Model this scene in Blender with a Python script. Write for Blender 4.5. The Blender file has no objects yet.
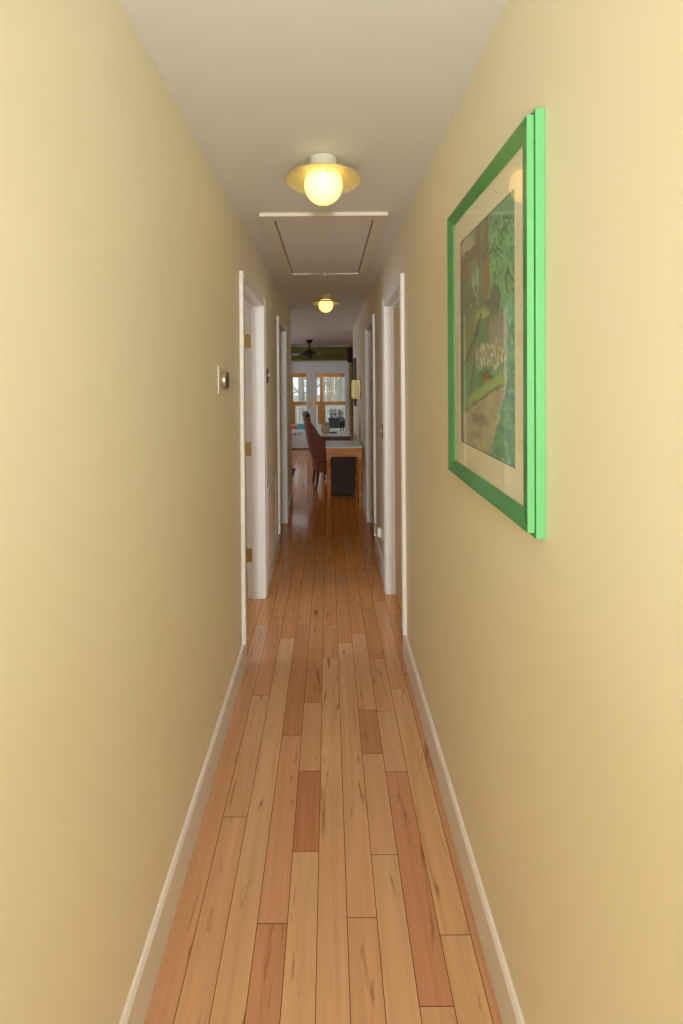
import bpy, bmesh, math, random
from mathutils import Vector, Matrix, noise
random.seed(7)
sc = bpy.context.scene
col = sc.collection
PI = math.pi

# ------------------------------------------------------------------ helpers
def lin(c):
    o = []
    for v in c[:3]:
        v = v / 255.0
        o.append(v / 12.92 if v <= .04045 else ((v + .055) / 1.055) ** 2.4)
    return tuple(o) + (1.0,)

class MB:
    """collects shapes into one mesh"""
    def __init__(s):
        s.bm = bmesh.new()
    def box(s, x0, x1, y0, y1, z0, z1):
        v = [s.bm.verts.new(p) for p in ((x0,y0,z0),(x1,y0,z0),(x1,y1,z0),(x0,y1,z0),
                                         (x0,y0,z1),(x1,y0,z1),(x1,y1,z1),(x0,y1,z1))]
        for f in ((3,2,1,0),(4,5,6,7),(0,1,5,4),(1,2,6,5),(2,3,7,6),(3,0,4,7)):
            s.bm.faces.new([v[i] for i in f])
        return s
    def lathe(s, prof, c=(0,0,0), axis='Z', n=32, cap=True):
        rings = []
        for r, h in prof:
            ring = []
            for i in range(n):
                a = 2*PI*i/n
                p = Vector((r*math.cos(a), r*math.sin(a), h))
                if axis == 'X': p = Vector((p.z, p.x, p.y))
                if axis == 'Y': p = Vector((p.x, p.z, -p.y))
                ring.append(s.bm.verts.new(p + Vector(c)))
            rings.append(ring)
        for a, b in zip(rings, rings[1:]):
            for i in range(n):
                s.bm.faces.new((a[i], a[(i+1) % n], b[(i+1) % n], b[i]))
        if cap:
            if prof[0][0] > 1e-6: s.bm.faces.new(rings[0][::-1])
            if prof[-1][0] > 1e-6: s.bm.faces.new(rings[-1])
        return s
    def sphere(s, c, r, n=32, m=20, sz=1.0):
        prof = [(max(1e-5, r*math.sin(PI*i/m)), -r*sz*math.cos(PI*i/m)) for i in range(m+1)]
        s.lathe(prof, c, 'Z', n, False)
        return s
    def sheet(s, *p):
        s.bm.faces.new([s.bm.verts.new(q) for q in p]); return s
    def sheetY(s, x0, x1, y, z0, z1):
        return s.sheet((x0,y,z0),(x1,y,z0),(x1,y,z1),(x0,y,z1))
    def tube(s, pts, rad, n=8):
        pts = [Vector(p) for p in pts]
        if not isinstance(rad, (list, tuple)): rad = [rad]*len(pts)
        rings = []
        for i, p in enumerate(pts):
            d = (pts[min(i+1, len(pts)-1)] - pts[max(i-1, 0)]).normalized()
            up = Vector((0,0,1)) if abs(d.z) < .9 else Vector((1,0,0))
            a = d.cross(up).normalized(); b = d.cross(a)
            rings.append([s.bm.verts.new(p + (a*math.cos(2*PI*k/n) + b*math.sin(2*PI*k/n))*rad[i]) for k in range(n)])
        for a, b in zip(rings, rings[1:]):
            for i in range(n):
                s.bm.faces.new((a[i], a[(i+1) % n], b[(i+1) % n], b[i]))
        s.bm.faces.new(rings[0][::-1]); s.bm.faces.new(rings[-1])
        return s
    def prism(s, poly, y0, y1, axis='Y'):
        """poly in (x,z) extruded along y  (axis Y) / in (y,z) along x (axis X) / (x,y) along z"""
        def P(p, t):
            return {'Y': (p[0], t, p[1]), 'X': (t, p[0], p[1]), 'Z': (p[0], p[1], t)}[axis]
        a = [s.bm.verts.new(P(p, y0)) for p in poly]; b = [s.bm.verts.new(P(p, y1)) for p in poly]
        n = len(poly)
        s.bm.faces.new(a); s.bm.faces.new(b[::-1])
        for i in range(n):
            s.bm.faces.new((a[i], b[i], b[(i+1) % n], a[(i+1) % n]))
        return s
    def build(s, name, m, parent=None, bevel=0, smooth=False, seg=2):
        bmesh.ops.recalc_face_normals(s.bm, faces=s.bm.faces)
        me = bpy.data.meshes.new(name); s.bm.to_mesh(me); s.bm.free()
        o = bpy.data.objects.new(name, me); col.objects.link(o)
        if m: me.materials.append(m)
        if parent is not None:
            o.parent = parent
            o.matrix_parent_inverse = Matrix.Translation(-Vector(parent.location))
        if smooth:
            for p in me.polygons: p.use_smooth = True
            try: me.set_sharp_from_angle(angle=math.radians(40))
            except Exception: pass
        if bevel:
            b = o.modifiers.new('bevel', 'BEVEL'); b.width = bevel; b.segments = seg
            b.limit_method = 'ANGLE'; b.harden_normals = False
        return o

def tag(o, label, cat, group=None):
    o['label'] = label; o['category'] = cat
    if group: o['group'] = group
    return o
def thing(name, label, cat, loc, group=None):
    o = bpy.data.objects.new(name, None); col.objects.link(o); o.location = loc
    o.empty_display_size = .1
    return tag(o, label, cat, group)
def setting(name, loc):
    o = bpy.data.objects.new(name, None); col.objects.link(o); o.location = loc
    o['kind'] = 'structure'; return o
def struct(name, mb, m, bevel=0):
    o = mb.build(name, m, None, bevel); o['kind'] = 'structure'; return o

# ------------------------------------------------------------------ materials
def mat(name, c, rough=.5, metal=0, spec=.5, emit=None, es=0, bump=None, var=None, coat=0):
    m = bpy.data.materials.new(name); m.use_nodes = True
    nt = m.node_tree; b = nt.nodes['Principled BSDF']
    b.inputs['Base Color'].default_value = lin(c)
    b.inputs['Roughness'].default_value = rough
    b.inputs['Metallic'].default_value = metal
    b.inputs['Specular IOR Level'].default_value = spec
    b.inputs['Coat Weight'].default_value = coat
    if emit:
        b.inputs['Emission Color'].default_value = lin(emit); b.inputs['Emission Strength'].default_value = es
    tc = nt.nodes.new('ShaderNodeTexCoord')
    if bump:
        n = nt.nodes.new('ShaderNodeTexNoise'); n.inputs['Scale'].default_value = bump[0]; n.inputs['Detail'].default_value = 3
        bp = nt.nodes.new('ShaderNodeBump'); bp.inputs['Strength'].default_value = bump[1]; bp.inputs['Distance'].default_value = .002
        nt.links.new(tc.outputs['Object'], n.inputs['Vector']); nt.links.new(n.outputs['Fac'], bp.inputs['Height'])
        nt.links.new(bp.outputs['Normal'], b.inputs['Normal'])
    if var:   # var = (scale vector, second colour, low, high)
        mp = nt.nodes.new('ShaderNodeMapping'); mp.inputs['Scale'].default_value = var[0]
        n = nt.nodes.new('ShaderNodeTexNoise'); n.inputs['Scale'].default_value = 1; n.inputs['Detail'].default_value = 5
        r = nt.nodes.new('ShaderNodeMapRange'); r.inputs['From Min'].default_value = var[2]; r.inputs['From Max'].default_value = var[3]
        x = nt.nodes.new('ShaderNodeMix'); x.data_type = 'RGBA'
        x.inputs['A'].default_value = lin(c); x.inputs['B'].default_value = lin(var[1])
        nt.links.new(tc.outputs['Object'], mp.inputs['Vector']); nt.links.new(mp.outputs['Vector'], n.inputs['Vector'])
        nt.links.new(n.outputs['Fac'], r.inputs['Value']); nt.links.new(r.outputs['Result'], x.inputs['Factor'])
        nt.links.new(x.outputs['Result'], b.inputs['Base Color'])
    return m

def glass_mat(name, tint=(255,255,255), refl=1.0, rough=0.0):
    m = bpy.data.materials.new(name); m.use_nodes = True; nt = m.node_tree; nt.nodes.clear()
    out = nt.nodes.new('ShaderNodeOutputMaterial'); mx = nt.nodes.new('ShaderNodeMixShader')
    t = nt.nodes.new('ShaderNodeBsdfTransparent'); t.inputs['Color'].default_value = lin(tint)
    g = nt.nodes.new('ShaderNodeBsdfGlossy'); g.inputs['Roughness'].default_value = rough
    f = nt.nodes.new('ShaderNodeFresnel'); f.inputs['IOR'].default_value = 1.5
    k = nt.nodes.new('ShaderNodeMath'); k.operation = 'MULTIPLY'; k.inputs[1].default_value = refl
    ge = nt.nodes.new('ShaderNodeNewGeometry'); iv = nt.nodes.new('ShaderNodeMix'); iv.inputs['A'].default_value = 1.5; iv.inputs['B'].default_value = 1/1.5
    nt.links.new(ge.outputs['Backfacing'], iv.inputs['Factor']); nt.links.new(iv.outputs['Result'], f.inputs['IOR'])
    nt.links.new(f.outputs[0], k.inputs[0]); nt.links.new(k.outputs[0], mx.inputs['Fac'])
    nt.links.new(t.outputs[0], mx.inputs[1]); nt.links.new(g.outputs[0], mx.inputs[2]); nt.links.new(mx.outputs[0], out.inputs[0])
    return m

M = {}
M['wall'] = mat('wall_cream_paint', (233,226,203), .55, spec=.3, bump=(350,.12), var=((.8,.8,.8),(230,222,196),.35,.65))
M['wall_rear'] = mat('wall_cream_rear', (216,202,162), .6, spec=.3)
M['ceil'] = mat('ceiling_white', (224,227,229), .7, spec=.2, bump=(260,.15))
M['trim'] = mat('trim_white_gloss', (230,226,219), .4)
M['trim2'] = mat('trim_hatch_white', (222,216,204), .45)
M['door'] = mat('door_white', (226,224,222), .4)
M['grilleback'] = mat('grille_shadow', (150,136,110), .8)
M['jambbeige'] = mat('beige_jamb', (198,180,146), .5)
M['brass'] = mat('aged_brass', (176,146,82), .35, metal=.9, bump=(200,.05))
M['thermo_ring'] = mat('brushed_steel', (190,180,165), .28, metal=.9)
M['thermo_face'] = mat('thermostat_face', (70,50,30), .15, coat=.5)
M['plastic'] = mat('cream_plastic', (232,226,206), .35)
M['white'] = mat('white_plastic', (236,234,228), .35)
M['dark'] = mat('dark_slot', (35,30,26), .7)
M['gap'] = mat('dark_gap', (60,50,38), .9)
M['shade'] = mat('lamp_shade_cream_glass', (206,200,162), .35)
M['lampbase'] = mat('lamp_base_enamel', (206,202,184), .35)
M['frame'] = mat('green_frame_lacquer', (104,180,116), .32, bump=(90,.04), var=((6,6,6),(98,173,109),.3,.7), coat=.3)
M['frameface'] = mat('green_frame_face', (74,150,88), .3, bump=(90,.04), var=((6,6,6),(64,134,76),.3,.7), coat=.2)
M['matboard'] = mat('mat_board', (240,238,224), .8, bump=(600,.05))
M['bevel'] = mat('mat_bevel', (120,112,92), .8)
M['wood_trim'] = mat('amber_wood', (180,114,30), .4, var=((3,3,14),(146,86,18),.3,.7))
M['pine'] = mat('honey_pine', (208,138,66), .3, var=((3,22,22),(180,106,44),.3,.7))
M['tabletop'] = mat('pale_tabletop', (214,222,222), .25)
M['cherry'] = mat('cherry_wood', (112,46,20), .3, var=((4,30,30),(72,26,12),.3,.7))
M['darkdesk'] = mat('dark_stained_wood', (66,40,24), .35, var=((4,30,30),(44,26,16),.3,.7))
M['chair'] = mat('brown_wicker', (138,70,36), .6, bump=(160,.5), var=((14,14,60),(84,40,20),.35,.65))
M['chairtop'] = mat('chair_top_dark', (40,38,30), .3, metal=.3)
M['hamper'] = mat('dark_weave', (70,46,30), .7, bump=(160,.6), var=((30,30,60),(44,28,18),.3,.7))
M['olive'] = mat('olive_fabric', (108,104,42), .85, bump=(300,.2), var=((5,5,5),(88,84,34),.3,.7))
M['olive2'] = mat('olive_curtain', (206,196,130), .85, bump=(300,.2))
M['darkcloth'] = mat('dark_cloth', (48,42,24), .9)
M['fr'] = mat('french_door_white', (202,206,206), .4)
M['iron'] = mat('fan_bronze', (44,36,30), .4, metal=.5)
M['blade'] = mat('fan_blade', (120,104,84), .25, var=((20,3,3),(70,56,42),.3,.7))
M['grey'] = mat('grey_panel', (176,178,186), .6)
M['teal'] = mat('teal_plastic', (58,150,164), .4)
M['orange'] = mat('red_orange_cloth', (214,84,36), .7)
M['navy'] = mat('black_blue_plastic', (34,40,56), .35)
M['crate'] = mat('crate_wood', (196,150,84), .6, var=((5,30,30),(160,112,56),.3,.7))
M['leaf'] = mat('plant_leaf', (70,84,52), .6)
M['basket'] = mat('cream_basket', (196,184,140), .8, bump=(120,.8), var=((8,8,60),(160,146,100),.3,.7))
M['black'] = mat('black_plastic', (22,22,24), .35)
M['bark'] = mat('winter_bark', (206,202,186), .9, bump=(30,.5), var=((9,9,2),(150,144,126),.3,.7))
M['ground'] = mat('leaf_litter', (206,196,172), .95, var=((2,2,2),(164,154,128),.3,.7))
M['rail'] = mat('deck_rail_white', (226,226,220), .6)
M['house'] = mat('blue_siding', (170,190,222), .7)
M['roof'] = mat('grey_roof', (120,120,124), .8)
M['rug'] = mat('dark_rug', (38,42,36), .95, bump=(200,.6))
M['picdark'] = mat('dark_frame', (46,26,20), .5)
M['picin'] = mat('picture_dim', (120,112,84), .5, var=((9,9,9),(70,84,64),.35,.65))
M['glass'] = glass_mat('clear_glass', (250,252,250), .8)
M['picglass'] = glass_mat('picture_glass', (252,252,248), 1.1)
M['hot'] = mat('opal_glow', (255,246,190), .25, emit=(255,236,150), es=3.0)
M['lantern'] = mat('cream_lantern_glass', (226,214,160), .2)
M['terracotta'] = mat('pot', (150,90,60), .7)

# globe: opal glass, brighter centre and warmer rim through real facing falloff of a lit opal ball
nt = M['hot'].node_tree; b = nt.nodes['Principled BSDF']
n = nt.nodes.new('ShaderNodeTexNoise'); n.inputs['Scale'].default_value = 6
cr = nt.nodes.new('ShaderNodeMix'); cr.data_type = 'RGBA'
cr.inputs['A'].default_value = (1,.56,.12,1); cr.inputs['B'].default_value = (1,.64,.19,1)
tc = nt.nodes.new('ShaderNodeTexCoord')
nt.links.new(tc.outputs['Object'], n.inputs['Vector']); nt.links.new(n.outputs['Fac'], cr.inputs['Factor'])
nt.links.new(cr.outputs['Result'], b.inputs['Emission Color'])
lw = nt.nodes.new('ShaderNodeLayerWeight'); lw.inputs['Blend'].default_value = .5
mr = nt.nodes.new('ShaderNodeMapRange'); mr.inputs['To Min'].default_value = 2.5; mr.inputs['To Max'].default_value = 1.25
nt.links.new(lw.outputs['Facing'], mr.inputs['Value']); nt.links.new(mr.outputs['Result'], b.inputs['Emission Strength'])

def floor_mat():
    m = bpy.data.materials.new('hardwood_planks'); m.use_nodes = True; nt = m.node_tree; L = nt.links
    b = nt.nodes['Principled BSDF']; b.inputs['Roughness'].default_value = .13
    b.inputs['Specular IOR Level'].default_value = .45
    at = nt.nodes.new('ShaderNodeAttribute'); at.attribute_name = 'Col'
    tc = nt.nodes.new('ShaderNodeTexCoord')
    mp = nt.nodes.new('ShaderNodeMapping'); mp.inputs['Scale'].default_value = (38, 1.6, 1)
    # shift the grain for each plank so it breaks at the joints
    off = nt.nodes.new('ShaderNodeAttribute'); off.attribute_name = 'Off'
    va = nt.nodes.new('ShaderNodeVectorMath'); va.operation = 'ADD'
    L.new(tc.outputs['Object'], va.inputs[0]); L.new(off.outputs['Vector'], va.inputs[1]); L.new(va.outputs[0], mp.inputs['Vector'])
    n = nt.nodes.new('ShaderNodeTexNoise'); n.inputs['Scale'].default_value = 1; n.inputs['Detail'].default_value = 6; n.inputs['Distortion'].default_value = .7
    L.new(mp.outputs[0], n.inputs['Vector'])
    r = nt.nodes.new('ShaderNodeMapRange'); r.inputs['From Min'].default_value = .3; r.inputs['From Max'].default_value = .75
    r.inputs['To Min'].default_value = 1.05; r.inputs['To Max'].default_value = .84
    L.new(n.outputs['Fac'], r.inputs['Value'])
    # dark mineral streaks and cracks
    mp2 = nt.nodes.new('ShaderNodeMapping'); mp2.inputs['Scale'].default_value = (26, 3.2, 1)
    L.new(va.outputs[0], mp2.inputs['Vector'])
    n2 = nt.nodes.new('ShaderNodeTexNoise'); n2.inputs['Scale'].default_value = 1; n2.inputs['Detail'].default_value = 3; n2.inputs['Distortion'].default_value = 1.6
    L.new(mp2.outputs[0], n2.inputs['Vector'])
    r2 = nt.nodes.new('ShaderNodeMapRange'); r2.inputs['From Min'].default_value = .62; r2.inputs['From Max'].default_value = .74
    L.new(n2.outputs['Fac'], r2.inputs['Value'])
    mul = nt.nodes.new('ShaderNodeVectorMath'); mul.operation = 'SCALE'
    L.new(at.outputs['Color'], mul.inputs[0]); L.new(r.outputs['Result'], mul.inputs['Scale'])
    mx = nt.nodes.new('ShaderNodeMix'); mx.data_type = 'RGBA'; mx.inputs['B'].default_value = lin((120,66,32))
    k = nt.nodes.new('ShaderNodeMath'); k.operation = 'MULTIPLY'; k.inputs[1].default_value = .7
    L.new(r2.outputs['Result'], k.inputs[0]); L.new(k.outputs[0], mx.inputs['Factor'])
    L.new(mul.outputs[0], mx.inputs['A']); L.new(mx.outputs['Result'], b.inputs['Base Color'])
    bp = nt.nodes.new('ShaderNodeBump'); bp.inputs['Strength'].default_value = .05; bp.inputs['Distance'].default_value = .001
    L.new(n.outputs['Fac'], bp.inputs['Height']); L.new(bp.outputs[0], b.inputs['Normal'])
    return m
M['floor'] = floor_mat()

# ------------------------------------------------------------------ dimensions (metres; camera stands at y = 0 looking along +y)
CX, CZ = .0225, 1.565
H = 2.445
XW = .445
XL = .452      # left wall plane is at x = -XL
YE = 5.80        # end of the left hall wall
YR = 7.80        # end of the right hall wall
YB = 10.15       # back wall with the french doors
YS = 13.0        # sunroom window wall
BBH = .14
OH = 2.09       # door opening height

# ------------------------------------------------------------------ floor: one mesh of planks with a groove between them
def build_floor():
    bm = bmesh.new(); cl = bm.loops.layers.float_color.new('Col'); ol = bm.loops.layers.float_vector.new('Off')
    w = .0863; x0 = -.3666
    pal = [((206,160,112),5), ((200,152,104),5), ((210,168,120),4), ((196,142,98),3), ((188,128,84),2), ((202,158,106),3)]
    bag = [c for c, k in pal for _ in range(k)]
    known = {   # column: list of (joint y, colour of the plank that BEGINS there); the first entry starts behind the camera
        0: [(-4.3,(196,142,94)), (2.9,(190,140,92))],
        1: [(-4.3,(206,158,110)), (1.629,(202,152,104)), (2.253,(184,124,74)), (3.0,(194,140,90))],
        2: [(-4.3,(208,164,114)), (2.75,(190,132,80))],
        3: [(-4.3,(184,124,80)), (1.309,(200,142,100)), (1.997,(176,112,62)), (2.9,(196,146,92))],
        4: [(-4.3,(210,168,118)), (1.508,(164,96,58)), (1.818,(202,154,108)), (2.2,(180,118,68)), (2.64,(190,134,84))],
        5: [(-4.3,(208,162,114)), (2.55,(196,144,92))],
        6: [(-4.3,(200,152,104)), (1.322,(206,160,112)), (2.7,(192,136,84))],
        7: [(-4.3,(210,168,116)), (1.496,(204,156,110)), (1.899,(176,114,68)), (2.15,(204,154,106)), (2.8,(190,134,82))],
        8: [(-4.3,(204,158,108)), (1.134,(184,118,78)), (1.812,(204,156,106)), (2.141,(196,142,94)), (2.545,(178,118,66)), (3.1,(196,142,90))],
        9: [(-4.3,(208,166,112)), (1.279,(208,162,106)), (2.3,(196,140,94))],
        10: [(-4.3,(188,130,86)), (2.4,(182,124,78))]}
    def quad(xa, xb, ya, yb, c, off):
        vs = [bm.verts.new((xa,ya,0)), bm.verts.new((xb,ya,0)), bm.verts.new((xb,yb,0)), bm.verts.new((xa,yb,0))]
        f = bm.faces.new(vs)
        c = [c[i]*.55 + (207,164,134)[i]*.45 for i in range(3)]
        am = max(0, min(1, (ya-2.0)/2.6))*.85      # far boards blended to amber in place of dimmer, warmer light
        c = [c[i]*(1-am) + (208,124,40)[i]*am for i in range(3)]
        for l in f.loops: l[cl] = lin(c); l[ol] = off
    g = .0011
    for k in range(-32, 36):
        xa = x0 + (k-1)*w; xb = xa + w
        if k in known:
            js = [y for y, c in known[k]]; cs = [c for y, c in known[k]]
        else:
            js = [-4.2 - random.random()]; cs = [random.choice(bag)]
        y = js[-1]
        while y < 10.3:
            y += random.choice((.35,.5,.62,.78,.9,1.1,1.3)); js.append(y)
            c = random.choice(bag); j = random.uniform(.9, 1.02); cs.append((c[0]*j, c[1]*j*.985, c[2]*j*.92))
        js.append(10.3 if y < 10.3 else y + .5)
        for i in range(len(cs)):
            ya, yb = max(js[i], -4.3), min(js[i+1], 10.25)
            if yb <= ya: continue
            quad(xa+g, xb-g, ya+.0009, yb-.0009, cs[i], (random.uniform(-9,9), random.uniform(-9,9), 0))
    me = bpy.data.meshes.new('floor')
    # slab underneath gives the dark line in the grooves
    def slab(x0,x1,y0,y1,z0,z1):
        v = [bm.verts.new(p) for p in ((x0,y0,z0),(x1,y0,z0),(x1,y1,z0),(x0,y1,z0),(x0,y0,z1),(x1,y0,z1),(x1,y1,z1),(x0,y1,z1))]
        for f in ((3,2,1,0),(4,5,6,7),(0,1,5,4),(1,2,6,5),(2,3,7,6),(3,0,4,7)):
            ff = bm.faces.new([v[i] for i in f])
            for l in ff.loops: l[cl] = lin((104,58,26)); l[ol] = (0,0,0)
    slab(-3.1, 3.0, -4.3, 10.25, -.06, -.0012)
    bm.to_mesh(me); bm.free(); me.materials.append(M['floor'])
    o = bpy.data.objects.new('floor', me); col.objects.link(o); o['kind'] = 'structure'
build_floor()

# ------------------------------------------------------------------ walls
T = .115
L1 = (2.50, 3.25); L2 = (4.26, 4.95); R1 = (2.58, 3.30); R2 = (4.18, 4.95)
def wall_run(name, xa, xb, segs, ops):
    mb = MB(); y = segs[0]
    for a, b_ in ops:
        a -= .019; b_ += .019
        mb.box(xa, xb, y, a, 0, H); mb.box(xa, xb, a, b_, OH+.021, H); y = b_
    mb.box(xa, xb, y, segs[1], 0, H)
    bmesh.ops.remove_doubles(mb.bm, verts=mb.bm.verts, dist=1e-5)
    return struct(name, mb, M['wall'])
wall_run('wall_left', -XL-T, -XL, (-4.2, YE), (L1, L2))
wall_run('wall_right', XW, XW+T, (-4.2, YR), (R1, R2))
struct('wall_behind_camera', MB().box(-.6, .6, -4.3, -4.2, 0, H), M['wall'])
# ceiling: flat over the hall, falling very slightly over the dining end
mb = MB().box(-3.1, 3.0, -4.3, YE, H, H+.08)
mb.prism([(YE, H), (YE, H+.08), (YB+.1, H-.035), (YB+.1, H-.115)], -3.1, 3.0, 'X')
struct('ceiling', mb, M['ceil'])
# rooms beside the hall
struct('wall_left_bedroom', MB().box(-3.1, -3.0, -4.3, YE, 0, H), M['wall'])
struct('wall_left_partition', MB().box(-3.0, -XL-T, 3.75, 3.85, 0, H), M['wall'])
struct('wall_dining_front', MB().box(-3.0, -XL-T, YE-T, YE, 0, H), M['wall'])
struct('wall_right_bedroom', MB().box(2.9, 3.0, -4.3, YR, 0, H), M['wall'])
struct('wall_right_partition', MB().box(XW+T, 2.9, 3.75, 3.85, 0, H), M['wall'])
struct('wall_dining_right_front', MB().box(XW+T, 2.9, YR-T, YR, 0, H), M['wall'])
struct('wall_dining_left', MB().box(-3.1, -3.0, YE, YB, 0, H-.02), M['wall_rear'])
struct('wall_dining_right', MB().box(2.9, 3.0, YR, YB, 0, H-.02), M['wall_rear'])
FX0, FX1, FZ = -1.20, .455, 1.93
mb = MB().box(-3.1, FX0, YB, YB+.1, 0, H-.105).box(FX1, 3.0, YB, YB+.1, 0, H-.105).box(FX0, FX1, YB, YB+.1, FZ, H-.105)
struct('wall_back', mb, M['wall_rear'])

# ------------------------------------------------------------------ baseboards
def baseboard(name, side, runs):
    mb = MB()
    for ya, yb in runs:
        s = side; xi = s*(XW if s > 0 else XL)
        prof = [(xi, 0), (xi - s*.0125, 0), (xi - s*.0125, BBH-.012), (xi - s*.006, BBH-.002), (xi, BBH)]
        mb.prism(prof, ya, yb, 'Y')
    return struct(name, mb, M['trim'])
baseboard('baseboard_left', -1, [(-4.2, L1[0]), (L1[1]+.06, L2[0]), (L2[1]+.06, YE)])
baseboard('baseboard_right', 1, [(-4.2, R1[0]), (R1[1]+.06, R2[0]), (R2[1]+.06, YR)])
struct('baseboard_left_end', MB().box(-XL-T, -XL+.0125, YE, YE+.0125, 0, BBH), M['trim'])
struct('baseboard_right_end', MB().box(XW-.0125, XW+T, YR, YR+.0125, 0, BBH), M['trim'])
struct('baseboard_back', MB().box(-3.0, FX0-.06, YB-.0125, YB, 0, BBH).box(FX1+.05, 2.9, YB-.0125, YB, 0, BBH), M['trim'])

# ------------------------------------------------------------------ side doors
def door(n, side, op, swing, hinges=(), cz=OH):
    a, b_ = op; s = side; W_ = XW if s > 0 else XL; xi = s*W_; xo = s*(W_+T)
    r = setting(f'door_{n}', (xi, (a+b_)/2, 0))
    c = .06; t = .017
    def X(p, q): return (min(p, q), max(p, q))
    x0, x1 = X(xi, xi - s*t)
    for (ya, yb, zb) in ((a-c, a, BBH), (b_, b_+c, 0)):
        mb = MB().box(x0, x1, ya, yb, zb, cz+c)
        xb0, xb1 = X(xi - s*t, xi - s*(t+.004))
        e = (ya, ya+.014) if ya < a else (yb-.014, yb)
        mb.box(xb0, xb1, e[0], e[1], zb, cz+c)
        mb.build('casing', M['trim'], r, .002)
    xb0, xb1 = X(xi - s*t, xi - s*(t+.004))
    MB().box(x0, x1, a, b_, cz, cz+c).box(xb0, xb1, a, b_, cz+c-.014, cz+c).build('head_casing', M['trim'], r, .002)
    j = .018; jx0, jx1 = X(xi - s*.001, xo)
    MB().box(jx0, jx1, b_-j+.018, b_+.018, 0, cz).build('jamb', M['trim'], r)
    MB().box(jx0, jx1, a-.018, a, 0, cz).build('jamb', M['trim'], r)
    MB().box(jx0, jx1, a-.018, b_+.018, cz, cz+.02).build('head_jamb', M['trim'], r)
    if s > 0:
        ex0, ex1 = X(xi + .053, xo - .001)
        MB().box(ex0, ex1, b_-.0016, b_-.0001, .001, cz-.013).build('jamb_facing', M['jambbeige'], r)  # beige strip paints the shade on the jamb past the stop
    # door stop
    sx0, sx1 = X(xi + s*(.040 if s > 0 else .062), xi + s*(.052 if s > 0 else .074))
    MB().box(sx0, sx1, b_-.012, b_, 0, cz-.012).build('door_stop', M['trim'], r, .002)
    MB().box(sx0, sx1, a, a+.012, 0, cz-.012).build('door_stop', M['trim'], r, .002)
    MB().box(sx0, sx1, a, b_, cz-.012, cz).build('door_stop', M['trim'], r, .002)
    for hz in hinges:
        hx0, hx1 = X(xi + s*.080, xo + s*.002)
        mb = MB().box(hx0, hx1, b_-.0025, b_-.0003, hz-.048, hz+.048)
        mb.lathe([(.006,-.05),(.006,.05)], (xo + s*.007, b_-.006, hz), 'Z', 12)
        mb.build('hinge', M['brass'], r, .0004)
    if swing == 'open':       # slab swung back into the side room on the far hinges
        w = b_-a-.006; ya, yb = b_-.04, b_-.004
        p, q = X(xo + s*.012, xo + s*(.012+w))
        sl = MB().box(p, q, ya, yb, .01, cz-.006)
        d = sl.build('door_slab', M['door'], r, .003)
        kx = xo + s*(w-.05)
        mb = MB()
        mb.lathe([(.028,0),(.028,.006),(.012,.01),(.012,.035),(.026,.045),(.03,.06),(.02,.07)], (kx, ya, 1.0), 'Y', 20)
        for v in mb.bm.verts: v.co.y = ya - (v.co.y - ya)
        mb.build('door_knob', M['brass'], r, 0, True)
    return r
door(1, -1, L1, 'open', (1.84, 1.07, .31))
door(2, -1, L2, 'open')
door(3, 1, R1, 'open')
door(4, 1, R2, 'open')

# ------------------------------------------------------------------ attic hatch
def hatch():
    r = thing('attic_hatch', 'white ceiling attic hatch with flat frame and pull knob between the two ceiling lights', 'hatch', (0, 3.1, H))
    x0, x1, y0, y1 = -.336, .343, 2.40, 3.81; c = .068; t = .02
    zt = H - t
    MB().box(x0, x1, y0, y0+c, zt, H-.0005).build('casing', M['trim2'], r, .0015)
    MB().box(x0, x1, y1-c, y1, zt, H-.0005).build('casing', M['trim2'], r, .0015)
    MB().box(x0, x0+c, y0+c, y1-c, zt, H-.0005).build('casing', M['trim2'], r, .0015)
    MB().box(x1-c, x1, y0+c, y1-c, zt, H-.0005).build('casing', M['trim2'], r, .0015)
    mb = MB()
    mb.box(x0+c, x0+c+.006, y0+c, y1-c, H-.006, H-.001).box(x1-c-.006, x1-c, y0+c, y1-c, H-.006, H-.001)
    mb.build('gap', M['gap'], r)
    MB().box(x0+c+.006, x1-c-.006, y0+c+.003, y1-c-.003, H-.010, H-.001).build('panel', M['ceil'], r)
    k = MB().lathe([(.004,0),(.004,-.02),(.012,-.026),(.016,-.04),(.010,-.052),(.001,-.054)], (.0, 3.62, H-.010), 'Z', 16)
    k.build('pull_knob', M['white'], r, 0, True)
hatch()

# ------------------------------------------------------------------ ceiling lights
def ceiling_light(y, label, x=.0):
    r = thing('ceiling_light', label, 'ceiling light', (x, y, H), 'round opal ceiling lights')
    c = (x, y, 0)
    MB().lathe([(.050,H-.0005),(.056,H-.004),(.056,H-.052),(.050,H-.056),(.050,H-.062)], c, 'Z', 40).build('base', M['lampbase'], r, 0, True)
    rz = H-.086
    prof = [(.052,rz+.027),(.090,rz+.021),(.125,rz+.010),(.150,rz),(.1515,rz-.002),(.149,rz-.003),(.124,rz+.007),(.089,rz+.018),(.050,rz+.024),(.052,rz+.027)]
    MB().lathe(prof, c, 'Z', 56, False).build('lamp_shade', M['shade'], r, 0, True)
    MB().sphere((x, y, rz-.019), .077, 40, 28).build('globe', M['hot'], r, 0, True)
    MB().lathe([(.004,0),(.004,.004)], (x+.018, y-.070, rz+.010), 'Y', 8).build('set_screw', M['gap'], r)
    return r
ceiling_light(1.82, 'nearer ceiling light with glowing opal globe under a cream disc shade, before the attic hatch', .008)
ceiling_light(4.78, 'farther, smaller-looking ceiling light with glowing globe beyond the attic hatch')

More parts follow.
